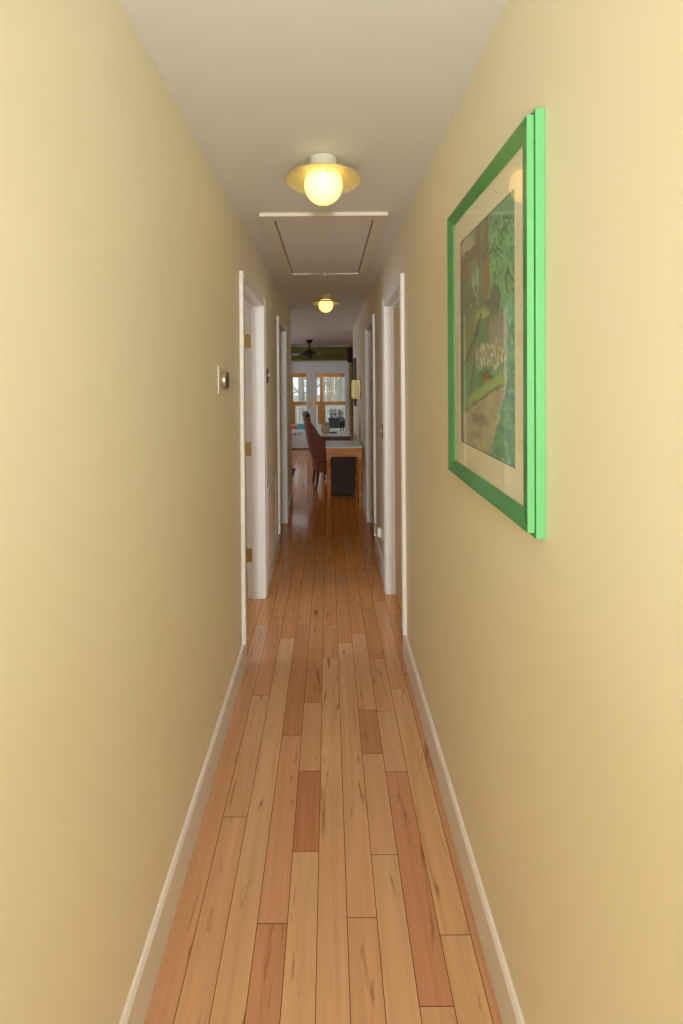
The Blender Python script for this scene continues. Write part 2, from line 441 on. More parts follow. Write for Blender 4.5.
# ------------------------------------------------------------------ framed picture
def picture():
    yN, yF, zB, zT = .883, 1.480, 1.565-.313, 1.565+.524
    r = thing('framed_picture', 'large bright green frame with cream mat and woodland painting on the right wall', 'picture', (XW, 1.18, 1.67))
    r.rotation_euler.x = .011
    def ring(mb, xw, xr, o, i):
        """frame ring between outer rect o and inner rect i (y0,y1,z0,z1); xw wall side x, xr room side (outer, inner) x"""
        O = [(o[0],o[2]),(o[1],o[2]),(o[1],o[3]),(o[0],o[3])]; I = [(i[0],i[2]),(i[1],i[2]),(i[1],i[3]),(i[0],i[3])]
        V = mb.bm.verts.new
        ow = [V((xw,)+p) for p in O]; orr = [V((xr[0],)+p) for p in O]
        ir = [V((xr[1],)+p) for p in I]; iw = [V((xw,)+p) for p in I]
        for k in range(4):
            n = (k+1) % 4
            for a, b_ in ((ow,orr),(orr,ir),(ir,iw),(iw,ow)):
                mb.bm.faces.new((a[k], a[n], b_[n], b_[k]))
    mb = MB()
    ring(mb, XW-.0005, (XW-.0195, XW-.0195), (yN, yF, zB, zT), (yN+.042, yF-.042, zB+.042, zT-.042))
    fo = mb.build('outer_frame', M['frame'], r, .0012)
    mb = MB()
    d = .0115
    o = (yN+.004, yF-.002, zB+d, zT-d)
    lip = (o[0]+.006, o[1]-.006, o[2]+.006, o[3]-.006)
    inn = (yN+.042, yF-.045, 1.565-.262, 1.565+.4755)
    ring(mb, XW-.0205, (XW-.0345, XW-.0345), o, lip)
    ring(mb, XW-.0205, (XW-.0345, XW-.0265), lip, inn)
    fi = mb.build('inner_frame', M['frame'], r, .0006)
    for f_ in (fo, fi):          # same lacquer; shade on the room-facing faces is painted as deeper green
        f_.data.materials.append(M['frameface'])
        for p in f_.data.polygons:
            if abs(p.normal.x) > .3: p.material_index = 1
    a = (.9755, 1.375, 1.565-.194, 1.565+.407)
    e = (inn[0]-.004, inn[1]+.004, inn[2]-.004, inn[3]+.004)
    mb = MB(); ring(mb, XW-.0205, (XW-.0225, XW-.0225), e, a); mb.build('mat_board', M['matboard'], r)
    mb = MB(); ring(mb, XW-.0205, (XW-.0224, XW-.0210), (a[0]-.0005,a[1]+.0005,a[2]-.0005,a[3]+.0005), (a[0]+.0028, a[1]-.0028, a[2]+.0028, a[3]-.0028)); mb.build('mat_bevel', M['bevel'], r)
    # painting as a finely gridded sheet with a colour attribute
    NU, NV = 110, 170
    bm = bmesh.new(); cl = bm.verts.layers.float_color.new('Paint')
    def blob(c, col_, u, v, cu, cv, ru, rv, soft=.25, wob=.25):
        q = math.hypot((u-cu)/ru, (v-cv)/rv) + wob*noise.noise(Vector((u*14, v*20, cu*7)))
        k = max(0, min(1, (1-q)/soft)) if q < 1 else 0
        return tuple(c[i]*(1-k) + col_[i]*k for i in range(3))
    def N(u, v, s, z=0): return noise.noise(Vector((u*s, v*s*1.5, z)))
    def mixc(a_, b_, k):
        k = max(0, min(1, k)); return tuple(a_[i]*(1-k)+b_[i]*k for i in range(3))
    def seg(u, v, pts, w):
        best = 9
        for (ua, va), (ub, vb) in zip(pts, pts[1:]):
            dx, dy = ub-ua, (vb-va)*1.5; t = ((u-ua)*dx + (v-va)*1.5*dy)/(dx*dx+dy*dy+1e-9); t = max(0, min(1, t))
            best = min(best, math.hypot(u-ua-dx*t, (v-va)*1.5-dy*t))
        return max(0, 1-best/w)
    rr = random.Random(3)
    twigs = [[(x, y), (x+rr.uniform(-.06,.06), y+rr.uniform(.0,.03)), (x+rr.uniform(-.12,.12), y+rr.uniform(.02,.06))] for x, y in
             [(rr.uniform(.63,.97), rr.uniform(.03,.55)) for _ in range(20)]]
    dots = [(rr.uniform(.25,.42), rr.uniform(.18,.35)) for _ in range(34)]
    blooms = [(rr.uniform(.32,.88), rr.uniform(.53,.64), rr.choice([(226,214,164),(232,222,190),(196,184,168),(214,190,130),(240,234,206)])) for _ in range(120)]
    def paint(u, v):
        uu = u + .02*N(u, v, 18, 1); vv = v + .012*N(u, v, 16, 2)
        c = mixc((120,128,94), (104,108,82), .5 + 1.2*N(u, v, 5))                # murky left wood
        if vv > .33: c = mixc(c, (134,138,74), min(1, (vv-.33)*5) * (1 if uu < .5 else .4))
        c = blob(c, (188,174,140), uu, vv, .16, .055, .17, .05)
        c = blob(c, (104,86,60), uu, vv, .20, .105, .26, .035)
        c = blob(c, (128,104,74), uu, vv, .10, .17, .10, .05)
        if uu < .5 and vv < .2: c = mixc(c, (150,150,116), max(0, N(u, v, 40, 5)*1.3))
        c = mixc(c, (132,84,56), 2*seg(uu, vv, [(.41,-.02),(.415,.10),(.41,.19)], .03))
        k = 1 if uu > .60 + .03*N(u, v, 9, 3) else 0                            # bright foliage at the right
        if k:
            g = mixc((92,150,96), (122,176,104), .5 + 1.6*N(u, v, 13, 4)); g = mixc(g, (60,112,70), max(0, 1.8*N(u, v, 24, 8)))
            g = mixc(g, (150,190,128), max(0, 2.2*N(u, v, 40, 6)-.25))
            if vv < .08: g = mixc(g, (96,142,104), .6)
            c = g
        c = mixc(c, (116,82,52), 1.9*seg(uu, vv, [(.55,-.02),(.57,.15),(.565,.2)], .03))
        c = mixc(c, (156,96,44), 2.2*seg(uu, vv, [(.575,.17),(.57,.28),(.555,.325)], .04))
        for t in twigs: c = mixc(c, (58,74,44), 1.2*seg(uu, vv, t, .011))
        for (a1, b1) in dots:
            if math.hypot(u-a1, (v-b1)*1.5) < .017: c = mixc(c, (168,190,150), .75)
        c = blob(c, (92,96,82), uu, vv, .70, .37, .10, .075, .15)
        c = blob(c, (92,96,82), uu, vv, .60, .37, .10, .03, .3)
        c = blob(c, (168,168,90), uu, vv, .47, .41, .18, .045, .6)
        if .80-.02 < uu and .36 < vv < .50: c = mixc(c, (112,178,132), .3)
        # valley inside the winding line
        line = [(.68,.39),(.50,.42),(.40,.45),(.33,.50),(.18,.58),(.06,.62),(.02,.70)]
        lx = [(.45,.40),(.36,.47),(.22,.55),(.06,.62)]
        inside = uu > .06 + (.64-vv)*1.55 and vv > .42 and vv < .84 and uu < .90
        if inside:
            g = mixc((112,126,88), (132,124,100), .5 + 1.3*N(u, v, 8, 9)); c = g
            if .45 < vv < .56 and uu > .62: c = mixc(c, (142,132,112), .9)
            if vv < .53 and uu < .6: c = mixc((96,144,92), (80,122,74), .5+N(u, v, 20, 4))
            if vv > .60: c = mixc((84,138,92), (104,156,88), .5 + 1.4*N(u, v, 9, 2))
            if vv > .60 and uu > .6: c = mixc(c, (112,150,130), .5)
        c = mixc(c, (142,98,58), 2*seg(uu, vv, [(.575,.44),(.575,.53)], .025))
        c = mixc(c, (88,82,56), 1.6*seg(uu, vv, lx, .022))
        c = mixc(c, (120,92,66), 1.2*seg(uu, vv, [(.34,.56),(.28,.66),(.20,.78),(.10,.84)], .03))
        bl = 1 - ((u-.62)/.30)**4 - ((v-.585-.03*N(u, v, 10, 15))/.062)**2
        if bl > 0:
            q = noise.noise(Vector((u*38, v*34, 21))) + .5*noise.noise(Vector((u*70, v*80, 3)))
            cc = mixc((232,222,188), (222,204,140), .5 + 1.8*N(u, v, 12, 17))
            c = mixc(c, (158,144,134), .45*min(1, bl*2)); c = mixc(c, cc, max(0, min(.9, (q-.02)*6))*min(1, bl*2.5))
        c = blob(c, (72,120,84), uu, vv, .54, .685, .16, .075, .4)
        c = blob(c, (126,76,46), uu, vv, .545, .68, .075, .038, .3, .1)
        # bright meadow rim and the pale path under it
        rim = .845 - .19*max(0, uu-.12)**.8
        if rim - .055 < vv < rim and .15 < uu < .9: c = mixc(c, (164,186,84), .85 - abs(vv-rim+.028)*12)
        if vv > rim and uu > 0:
            p = mixc((168,154,120), (186,172,128), .5 + 1.5*N(u, v, 6, 7)); p = mixc(p, (150,152,102), max(0, 1.5*N(u, v, 11, 3)))
            p = blob(p, (126,112,92), uu, vv, .42, .86, .22, .035, .5); p = blob(p, (140,134,92), uu, vv, .36, .935, .14, .02, .5)
            c = p
        if abs(vv-rim) < .006 and uu > .15: c = mixc(c, (96,84,54), .8)
        # green bank at the right edge, lower part
        edge = .87 if vv < .7 else .87 - (vv-.7)*.85
        if vv > .42 and uu > edge + .03*N(u, v, 22, 6):
            g = mixc((88,158,108), (66,124,84), .5 + 1.5*N(u, v, 14, 8)); g = mixc(g, (140,196,140), max(0, 2*N(u, v, 30, 9)-.3)); c = g
        if vv > .42 and abs(uu - edge + .01) < .02 and vv < .86: c = mixc(c, (206,196,156), .5)
        if uu < .05 and vv > .3: c = mixc(c, (96,100,68), .6)
        c = tuple(x*1.1 for x in mixc(c, (190,206,186), .24)); j = 1 + .12*N(u, v, 60, 11)
        return tuple(max(0, min(255, x*j*g_)) for x, g_ in zip(c, (.97, 1.0, 1.13)))
    grid = []
    for jv in range(NV+1):
        row = []
        for iu in range(NU+1):
            u, v = iu/NU, jv/NV
            vt = bm.verts.new((XW-.0212, a[1]+.001-(a[1]-a[0]+.002)*u, a[3]+.001-(a[3]-a[2]+.002)*v)); vt[cl] = lin(paint(u, v)); row.append(vt)
        grid.append(row)
    for jv in range(NV):
        for iu in range(NU):
            bm.faces.new((grid[jv][iu], grid[jv+1][iu], grid[jv+1][iu+1], grid[jv][iu+1]))
    me = bpy.data.meshes.new('painting'); bm.to_mesh(me); bm.free()
    m = bpy.data.materials.new('painted_paper'); m.use_nodes = True; nt = m.node_tree
    at = nt.nodes.new('ShaderNodeAttribute'); at.attribute_name = 'Paint'
    nt.links.new(at.outputs['Color'], nt.nodes['Principled BSDF'].inputs['Base Color']); nt.nodes['Principled BSDF'].inputs['Roughness'].default_value = .8
    me.materials.append(m); o = bpy.data.objects.new('painting', me); col.objects.link(o); o.parent = r
    o.matrix_parent_inverse = Matrix.Translation(-Vector(r.location))
    x = XW-.0255
    MB().sheet((x,inn[0]-.001,inn[2]-.001),(x,inn[0]-.001,inn[3]+.001),(x,inn[1]+.001,inn[3]+.001),(x,inn[1]+.001,inn[2]-.001)).build('glass', M['picglass'], r)
picture()

# ------------------------------------------------------------------ things on the left wall
def thermostat():
    y = 2.005; z = 1.565
    r = thing('thermostat', 'round bronze and steel thermostat on a cream square plate, left wall before the door', 'thermostat', (-XL, y, z))
    MB().box(-XL+.0003, -XL+.005, y-.058, y+.058, z-.060, z+.060).build('wall_plate', M['plastic'], r, .002)
    MB().lathe([(.020,.005),(.038,.006),(.0405,.010),(.0405,.027),(.038,.030)], (-XL, y, z-.002), 'X', 48).build('ring', M['thermo_ring'], r, 0, True)
    MB().lathe([(.037,.030),(.036,.032),(.02,.0345),(.001,.035)], (-XL, y, z-.002), 'X', 48).build('dial_face', M['thermo_face'], r, 0, True)
thermostat()
def switch(side, y, z, pm, tm, label, n=1, w=.07):
    s = side; xw = s*(XW if s > 0 else XL)
    r = thing('light_switch', label, 'light switch', (xw, y, z))
    def bx(mb, d0, d1, a, b_, c, d): mb.box(min(xw-s*d0, xw-s*d1), max(xw-s*d0, xw-s*d1), a, b_, c, d); return mb
    bx(MB(), .0003, .006, y-w/2, y+w/2, z-.058, z+.058).build('cover_plate', pm, r, .002)
    for k in range(n):
        yy = y + (k-(n-1)/2)*.045
        bx(MB(), .006, .016, yy-.005, yy+.005, z-.008, z+.014).build('toggle', tm, r, .001)
    return r
M['redplate'] = mat('dark_red_plate', (96,34,26), .4)
switch(-1, 3.52, 1.595, M['redplate'], M['white'], 'dark red switch plate with a white toggle between the two left doors')
switch(1, 3.58, 1.155, M['brass'], M['plastic'], 'brass switch plate on the right wall between the two right doors')
# return air grille
def grille():
    y0, y1, z0, z1 = 3.46, 3.99, .145, .745
    r = thing('return_air_grille', 'large cream louvred return air grille low on the left wall above the baseboard', 'air grille', (-XL, (y0+y1)/2, z0))
    f = .028; x0, x1 = -XL+.0003, -XL+.010
    MB().box(x0, x1, y0, y0+f, z0, z1).box(x0, x1, y1-f, y1, z0, z1).box(x0, x1, y0+f, y1-f, z0, z0+f).box(x0, x1, y0+f, y1-f, z1-f, z1).build('frame', M['trim'], r, .002)
    mb = MB(); n = 26
    for i in range(n):
        z = z0+f + (z1-z0-2*f)*(i+.5)/n
        mb.prism([(x0+.001, z+.006), (x0+.0075, z-.006), (x0+.0085, z-.005), (x0+.002, z+.007)], y0+f, y1-f, 'Y')
    mb.build('louvres', mat('grille_beige', (224,212,186), .5), r)
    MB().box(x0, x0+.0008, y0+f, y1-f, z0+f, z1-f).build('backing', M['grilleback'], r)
grille()
# nail
n_ = MB().lathe([(.0022,0),(.0022,.003),(.001,.0035)], (-XL, .61, 1.965), 'X', 10).build('wall_nail', M['gap'])
tag(n_, 'tiny dark nail high on the left wall near the front', 'nail')

# ------------------------------------------------------------------ outlets on the right wall
def outlet(y, z, label, plug):
    xw = XW
    r = thing('wall_outlet', label, 'outlet', (xw, y, z))
    MB().box(xw-.006, xw-.0003, y-.036, y+.036, z-.058, z+.058).build('cover_plate', M['white'], r, .002)
    for dz in (.022, -.022):
        MB().lathe([(.015,-.006),(.015,-.008)], (xw, y, z+dz), 'X', 20).build('socket', M['plastic'], r)
    if plug:
        o = MB().box(xw-.038, xw-.0082, y-.026, y+.026, z-.038, z+.036).build('night_light', M['white'], None, .006)
        tag(o, 'white plug-in adapter in the outlet between the two right doors', 'adapter')
outlet(3.68, .325, 'white wall outlet low on the right wall between the two right doors', True)
outlet(6.60, .335, 'white wall outlet low on the right wall under the console table', False)

# ------------------------------------------------------------------ dining end: console table, sconce, desk, chair
def console():
    x0, x1, y0, y1, zt = -.014, XW-.016, 5.50, 6.03, .748
    r = thing('console_table', 'honey pine table with pale top and turned legs against the right wall', 'table', ((x0+x1)/2, (y0+y1)/2, 0))
    MB().box(x0-.005, x1, y0-.008, y1+.008, zt-.02, zt).build('tabletop', M['tabletop'], r, .004)
    MB().box(x0+.012, x1-.005, y0+.006, y0+.026, zt-.125, zt-.02).box(x0+.012, x1-.005, y1-.026, y1-.006, zt-.125, zt-.02)\
        .box(x0+.010, x0+.028, y0+.026, y1-.026, zt-.125, zt-.02).box(x1-.028, x1-.010, y0+.026, y1-.026, zt-.125, zt-.02).build('apron', M['pine'], r, .002)
    for lx in (x0+.03, x1-.032):
        for ly in (y0+.03, y1-.03):
            mb = MB().box(lx-.027, lx+.027, ly-.027, ly+.027, zt-.16, zt-.021)
            mb.lathe([(.02,zt-.16),(.026,zt-.175),(.018,zt-.19),(.024,zt-.24),(.026,zt-.32),(.021,zt-.5),(.014,.06),(.02,.045),(.013,.03),(.017,.0)], (lx, ly, 0), 'Z', 20)
            mb.build('leg', M['pine'], r, 0, True)
console()

def desk():
    x0, x1, y0, y1, zt = -.11, .36, 7.02, 7.62, .695
    r = thing('writing_desk', 'dark cherry desk with rounded pale top standing behind the console table', 'desk', ((x0+x1)/2, (y0+y1)/2, 0))
    pts = []
    for cx, cy, a0 in ((x1-.02, y1-.02, 0), (x0+.05, y1-.05, 90), (x0+.05, y0+.05, 180), (x1-.02, y0+.02, 270)):
        rad = .05 if cx < .1 else .02
        for k in range(7):
            a = math.radians(a0 + 15*k); pts.append((cx+rad*math.cos(a), cy+rad*math.sin(a)))
    MB().prism(pts, zt-.014, zt, 'Z').build('desktop', M['tabletop'], r)
    MB().prism([(p[0]*.985+.0015, p[1]*.998+.012) for p in pts], zt-.078, zt-.0145, 'Z').build('apron', M['cherry'], r)
    MB().box(x0+.04, x1-.012, y0+.06, y0+.08, .08, zt-.079).build('front_panel', M['darkdesk'], r)
    for lx in (x0+.055, x1-.035):
        for ly in (y0+.05, y1-.06):
            MB().box(lx-.02, lx+.02, ly-.02+.0, ly+.0099, 0, zt-.079).build('leg', M['darkdesk'], r, .003)
desk()
def hamper():
    r = thing('storage_hamper', 'dark brown woven hamper standing on the floor behind the console table', 'hamper', (.2, 6.2, 0))
    MB().prism([(.05,0),(.37,0),(.385,.56),(.035,.56)], 6.07, 6.33, 'Y').build('body', M['hamper'], r, .012)
    MB().box(.03, .39, 6.06, 6.34, .561, .60).build('lid', M['hamper'], r, .01)
hamper()
# on the desk
r = thing('cordless_phone', 'black handset lying on the dark cherry desk', 'phone', (.10, 7.3, .695))
MB().box(.022, .152, 7.30, 7.345, .6955, .715).build('handset', M['black'], r, .006)
MB().box(.037, .077, 7.308, 7.337, .7152, .7165).build('keypad', M['grey'], r)
def basket():
    r = thing('woven_basket', 'small rounded cream woven basket on the desk beside the chair back', 'basket', (-.045, 7.3, .695))
    c = (-.035, 7.30, .6955)
    prof = [(.045,0),(.062,.03),(.074,.07),(.076,.11),(.066,.14),(.05,.165),(.046,.165),(.060,.138),(.069,.11),(.066,.06),(.04,.01)]
    MB().lathe(prof, c, 'Z', 32).build('body', M['basket'], r, 0, True)
    pts = [(c[0]+.052*math.cos(a), c[1], c[2]+.155+.03*math.sin(a)) for a in [PI*i/12 for i in range(13)]]
    MB().tube(pts, .005).build('handle', M['basket'], r, 0, True)
basket()

def chair():
    r = thing('dining_chair', 'brown woven high-back chair with dark top rail drawn up to the desk', 'chair', (-.13, 6.28, 0))
    # profile of the back: thickness measured along x, width along y
    L = [(-.335,1.035),(-.322,.93),(-.305,.81),(-.285,.70),(-.262,.585),(-.235,.48),(-.205,.39),(-.175,.32)]
    R = [(-.140,.32),(-.150,.39),(-.168,.48),(-.195,.585),(-.222,.70),(-.245,.81),(-.262,.93),(-.278,1.035)]
    y0, y1 = 6.42, 6.86
    rot = Matrix.Translation((-.22, 6.64, 0)) @ Matrix.Rotation(math.radians(9), 4, 'Z') @ Matrix.Translation((.22, -6.64, 0))
    def fin(mb, name, m, bev=0, smooth=False):
        mb.bm.transform(rot); return mb.build(name, m, r, bev, smooth)
    fin(MB().prism(L+R, y0, y1, 'Y'), 'backrest', M['chair'], .012)
    pts = [(-.316+.01*abs(math.sin(0)), y0 + (y1-y0)*i/14, 1.045 + .022*math.sin(PI*i/14)) for i in range(15)]
    mb = MB().tube([(p[0]+.008, p[1], p[2]) for p in pts], .034, 12); fin(mb, 'top_rail', M['chairtop'], 0, True)
    fin(MB().box(-.21, .20, y0, y1, .385, .455), 'seat', M['chair'], .02)
    fin(MB().box(-.20, .19, y0+.01, y1-.01, .24, .384), 'seat_skirt', M['chair'], .004)
    for yy in (y0-.012, y1-.014):
        fin(MB().prism([(-.27,.96),(-.22,.90),(-.12,.74),(-.04,.66),(.06,.62),(.06,.46),(-.20,.46)], yy, yy+.026, 'Y'), 'side_wing', M['chair'], .006)
    for lx, dx in ((-.165, -.03), (.165, .0)):
        for ly in (y0+.035, y1-.035):
            fin(MB().tube([(lx, ly, .239), (lx+dx*.3, ly, .12), (lx+dx, ly, .0)], [.022,.018,.014], 10), 'leg', M['darkdesk'], 0, True)
chair()

def sconce():
    y0, y1, z = 5.98, 6.30, 1.425
    r = thing('wall_lantern', 'brass-framed lantern with cream glass mounted on the right wall over the console table', 'wall lamp', (XW, 6.14, z))
    MB().box(XW-.012, XW-.0005, y0+.06, y1-.06, z-.06, z+.06).build('backplate', M['brass'], r, .003)
    a, b_ = XW-.105, XW-.012
    mb = MB(); w = .010
    for x in (a, b_-w):
        for y in (y0, y1-w): mb.box(x, x+w, y, y+w, z-.11, z+.11)
    for zz in (z-.12, z+.11): mb.box(a-.004, b_+.004, y0-.004, y1+.004, zz, zz+.010)
    mb.build('cage', M['brass'], r, .001)
    MB().box(a+.011, b_-.011, y0+.011, y1-.011, z-.109, z+.109).build('glass_body', M['lantern'], r, .002)
    MB().lathe([(.03,z+.121),(.022,z+.135),(.006,z+.15),(.001,z+.155)], ((a+b_)/2, (y0+y1)/2, 0), 'Z', 16).build('finial', M['brass'], r, 0, True)
sconce()
def darkpic():
    r = thing('framed_picture', 'narrow dark-framed picture high on the far right wall beyond the lantern', 'picture', (XW, 7.1, 1.2))
    y0, y1, z0, z1 = 6.85, 7.45, 1.15, 1.88; x0, x1 = XW-.028, XW-.0005; f = .05
    MB().box(x0, x1, y0, y0+f, z0, z1).box(x0, x1, y1-f, y1, z0, z1).box(x0, x1, y0+f, y1-f, z0, z0+f).box(x0, x1, y0+f, y1-f, z1-f, z1).build('frame', M['picdark'], r, .003)
    MB().box(x1-.012, x1, y0+f, y1-f, z0+f, z1-f).build('print', M['picin'], r)
darkpic()

# ------------------------------------------------------------------ ceiling fan
def fan():
    y = 9.2; x = -.36; zc = H - .115*(y-YE)/(YB+.1-YE)
    r = thing('ceiling_fan', 'dark bronze ceiling fan with wooden blades in the dining room before the french doors', 'ceiling fan', (x, y, zc))
    MB().lathe([(.075,zc+.002),(.07,zc-.02),(.035,zc-.06),(.018,zc-.075)], (x,y,0), 'Z', 28).build('canopy', M['iron'], r, 0, True)
    MB().lathe([(.012,zc-.07),(.012,zc-.17)], (x,y,0), 'Z', 14).build('rod', M['iron'], r, 0, True)
    zm = 2.075
    MB().lathe([(.02,zm+.10),(.05,zm+.085),(.10,zm+.05),(.155,zm+.02),(.16,zm-.01),(.12,zm-.035),(.06,zm-.05),(.055,zm-.085),(.02,zm-.10)], (x,y,0), 'Z', 32).build('motor_housing', M['iron'], r, 0, True)
    for k in range(5):
        a = math.radians(8 + 72*k)
        def X(mb):
            mb.bm.transform(Matrix.Translation((x,y,zm-.02)) @ Matrix.Rotation(a, 4, 'Z') @ Matrix.Rotation(math.radians(12), 4, 'X')); return mb
        X(MB().box(.10, .26, -.018, .018, -.006, .001)).build('blade_iron', M['iron'], r, .002)
        poly = [(.22,-.05),(.30,-.062),(.58,-.07),(.63,-.05),(.645,0),(.63,.05),(.58,.07),(.30,.062),(.22,.05)]
        X(MB().prism(poly, .0012, .0085, 'Z')).build('blade', M['blade'], r)
fan()

# ------------------------------------------------------------------ french doors, valance, curtain
def french():
    r = setting('door_5', (-.36, YB, 0))
    yb0, yb1 = YB-.018, YB-.0005
    MB().box(FX0-.055, FX0+.02, yb0, yb1, 0, FZ).box(FX1-.02, FX1+.035, yb0, yb1, 0, FZ).box(FX0-.055, FX1+.035, yb0, yb1, FZ, FZ+.03).build('casing', M['fr'], r, .002)
    MB().box(FX0, FX0+.03, YB, YB+.1, 0, FZ).box(FX1-.03, FX1, YB, YB+.1, 0, FZ).box(FX0+.03, FX1-.03, YB, YB+.1, FZ-.03, FZ).build('jamb', M['fr'], r)
    MB().box(FX0+.03, FX1-.03, YB-.01, YB+.1, .0005, .02).build('threshold', M['darkdesk'], r)
    mid = -.352; gt, gb = 1.695, .30
    for (a, b_, hs) in ((FX0+.032, mid-.002, 1), (mid+.002, FX1-.032, -1)):
        l0, l1 = (.10, .125) if hs == 1 else (.095, .036)
        mb = MB().box(a, a+l0, YB+.03, YB+.072, .022, FZ-.032).box(b_-l1, b_, YB+.03, YB+.072, .022, FZ-.032)
        mb.box(a+l0, b_-l1, YB+.03, YB+.072, gt, FZ-.032).box(a+l0, b_-l1, YB+.03, YB+.072, .022, gb)
        leaf = mb.build('door_leaf', M['fr'], r, .002)
        MB().sheetY(a+l0, b_-l1, YB+.05, gb, gt).build('glass', M['glass'], leaf)
        hx = b_-.05 if hs == 1 else a+.05
        MB().box(hx-.018, hx+.018, YB+.022, YB+.0298, .93, 1.13).box(hx-.008, hx+.008, YB-.008, YB+.0215, .995, 1.012)\
            .box(min(hx, hx-hs*.09)-.006, max(hx, hx-hs*.09)+.006, YB-.02, YB-.0085, .995, 1.012).build('handle', M['brass'], leaf, .002)
french()
def valance():
    r = thing('curtain_valance', 'olive green fabric valance box across the wall above the french doors', 'valance', (-.4, YB, 1.98))
    MB().box(-1.62, .445, YB-.16, YB-.145, 1.975, 2.255).box(-1.62, -1.605, YB-.145, YB-.001, 1.975, 2.255).box(.43, .445, YB-.145, YB-.001, 1.975, 2.255)\
        .box(-1.62, .445, YB-.145, YB-.001, 2.242, 2.255).build('fabric_box', M['olive'], r, .002)
    MB().box(-1.63, .60, YB-.165, YB-.0005, 2.2555, 2.268).build('top_board', M['darkdesk'], r)
    MB().box(.4455, .60, YB-.16, YB-.001, 1.93, 2.255).build('end_block', M['darkcloth'], r)
valance()
def curtain():
    r = thing('curtain', 'olive and dark curtain hanging at the right side of the french doors', 'curtain', (.53, YB-.08, .05))
    def sheet(x0, x1, n, z0, z1, nm, m):
        top = []; pts = []
        for i in range(n*8+1):
            x = x0+(x1-x0)*i/(n*8); pts.append((x, YB-.075+.022*math.sin(2*PI*i/8)))
        back = [(p[0], p[1]+.004) for p in pts[::-1]]
        mb = MB(); V = mb.bm.verts.new
        a = [V((p[0],p[1],z0)) for p in pts]; b_ = [V((p[0],p[1],z1)) for p in pts]
        c = [V((p[0],p[1]+.004,z0)) for p in pts]; d = [V((p[0],p[1]+.004,z1)) for p in pts]
        for i in range(len(pts)-1):
            mb.bm.faces.new((a[i],a[i+1],b_[i+1],b_[i])); mb.bm.faces.new((c[i],c[i+1],d[i+1],d[i]))
            mb.bm.faces.new((a[i],a[i+1],c[i+1],c[i])); mb.bm.faces.new((b_[i],b_[i+1],d[i+1],d[i]))
        mb.build(nm, m, r, 0, True)
    sheet(.475, .545, 3, .28, 1.925, 'curtain_panel', M['olive2'])
    sheet(.552, .68, 4, .10, 1.925, 'lining_panel', M['darkcloth'])
curtain()
o = MB().box(-.95, -.56, 7.35, 7.95, .0005, .012).build('floor_mat', M['rug'], None, .003)
tag(o, 'dark rectangular mat on the wood floor at the left of the dining room', 'mat')

# ------------------------------------------------------------------ sunroom beyond
SF = -.22
struct('floor_sunroom', MB().box(-3.1, 3.0, YB+.1, YS+.1, SF-.08, SF), mat('sunroom_floor', (150,130,104), .5))
struct('wall_sunroom_left', MB().box(-3.1, -3.0, YB+.1, YS, SF, 2.4), M['grey'])
struct('wall_sunroom_right', MB().box(2.9, 3.0, YB+.1, YS, SF, 2.4), M['grey'])
struct('ceiling_sunroom', MB().box(-3.1, 3.0, YB+.1, YS+.1, 2.25, 2.32), M['fr'])
struct('wall_sunroom_back', MB().box(-3.0, 2.9, YS, YS+.08, SF, .29).box(-3.0, 2.9, YS, YS+.08, 1.75, 2.25), M['fr'])
posts = [-1.89, -1.04, -.18, .68, 1.54, 2.4]
struct('trim_1', MB().box(-3.0, 2.9, YS-.02, YS+.06, 1.62, 1.749).box(-3.0, 2.9, YS-.02, YS+.06, .835, .925), M['wood_trim'])
mb = MB()
for p in posts:
    mb.box(p-.045, p+.045, YS-.015, YS+.055, .926, 1.619)
    mb.box(p-.105, p+.10, YS-.015, YS+.055, .291, .834)
struct('trim_2', mb, M['wood_trim'])
xs = [-3.0] + posts + [2.9]
for i in range(1, len(posts)):
    a, b_ = posts[i-1], posts[i]
    w = setting(f'window_{i}', ((a+b_)/2, YS, .9))
    MB().sheetY(a+.046, b_-.046, YS+.022, .926, 1.619).build('upper_glass', M['glass'], w)
    x0, x1, z0, z1 = a+.101, b_-.106, .292, .833; f = .045
    MB().box(x0, x0+f, YS, YS+.04, z0, z1).box(x1-f, x1, YS, YS+.04, z0, z1).box(x0+f, x1-f, YS, YS+.04, z0, z0+f).box(x0+f, x1-f, YS, YS+.04, z1-f, z1)\
        .build('sash', M['rail'], w, .002)
    MB().sheetY(x0+f, x1-f, YS+.02, z0+f, z1-f).build('lower_glass', M['glass'], w)

# things in the sunroom
def shelf_bench():
    r = thing('low_shelf', 'low white shelf unit under the left sunroom windows', 'shelf', (-1.2, 12.3, SF))
    MB().box(-1.75, -.50, 12.15, 12.55, .170, .210).build('top', M['rail'], r, .003)
    MB().box(-1.709, -.541, 12.17, 12.53, -.025, .0).build('shelf_board', M['rail'], r)
    for x in (-1.74, -.54):
        MB().box(x, x+.03, 12.17, 12.53, SF, .169).build('side_panel', M['rail'], r)
shelf_bench()
r = thing('storage_box', 'teal plastic box with white lid latch on the low shelf in the sunroom', 'box', (-.71, 12.33, .21))
MB().box(-.825, -.60, 12.2, 12.46, .211, .345).build('tub', M['teal'], r, .01)
MB().box(-.832, -.592, 12.19, 12.47, .3455, .368).build('lid', mat('pale_teal', (110,184,196), .4), r, .005)
o = MB().box(-1.02, -.845, 12.2, 12.45, .211, .245).box(-1.01, -.85, 12.21, 12.44, .244, .28).box(-1.02, -.86, 12.2, 12.43, .279, .315).build('folded_cloth', M['orange'], None, .012)
tag(o, 'red-orange folded cloth on the low sunroom shelf beside the teal box', 'cloth')
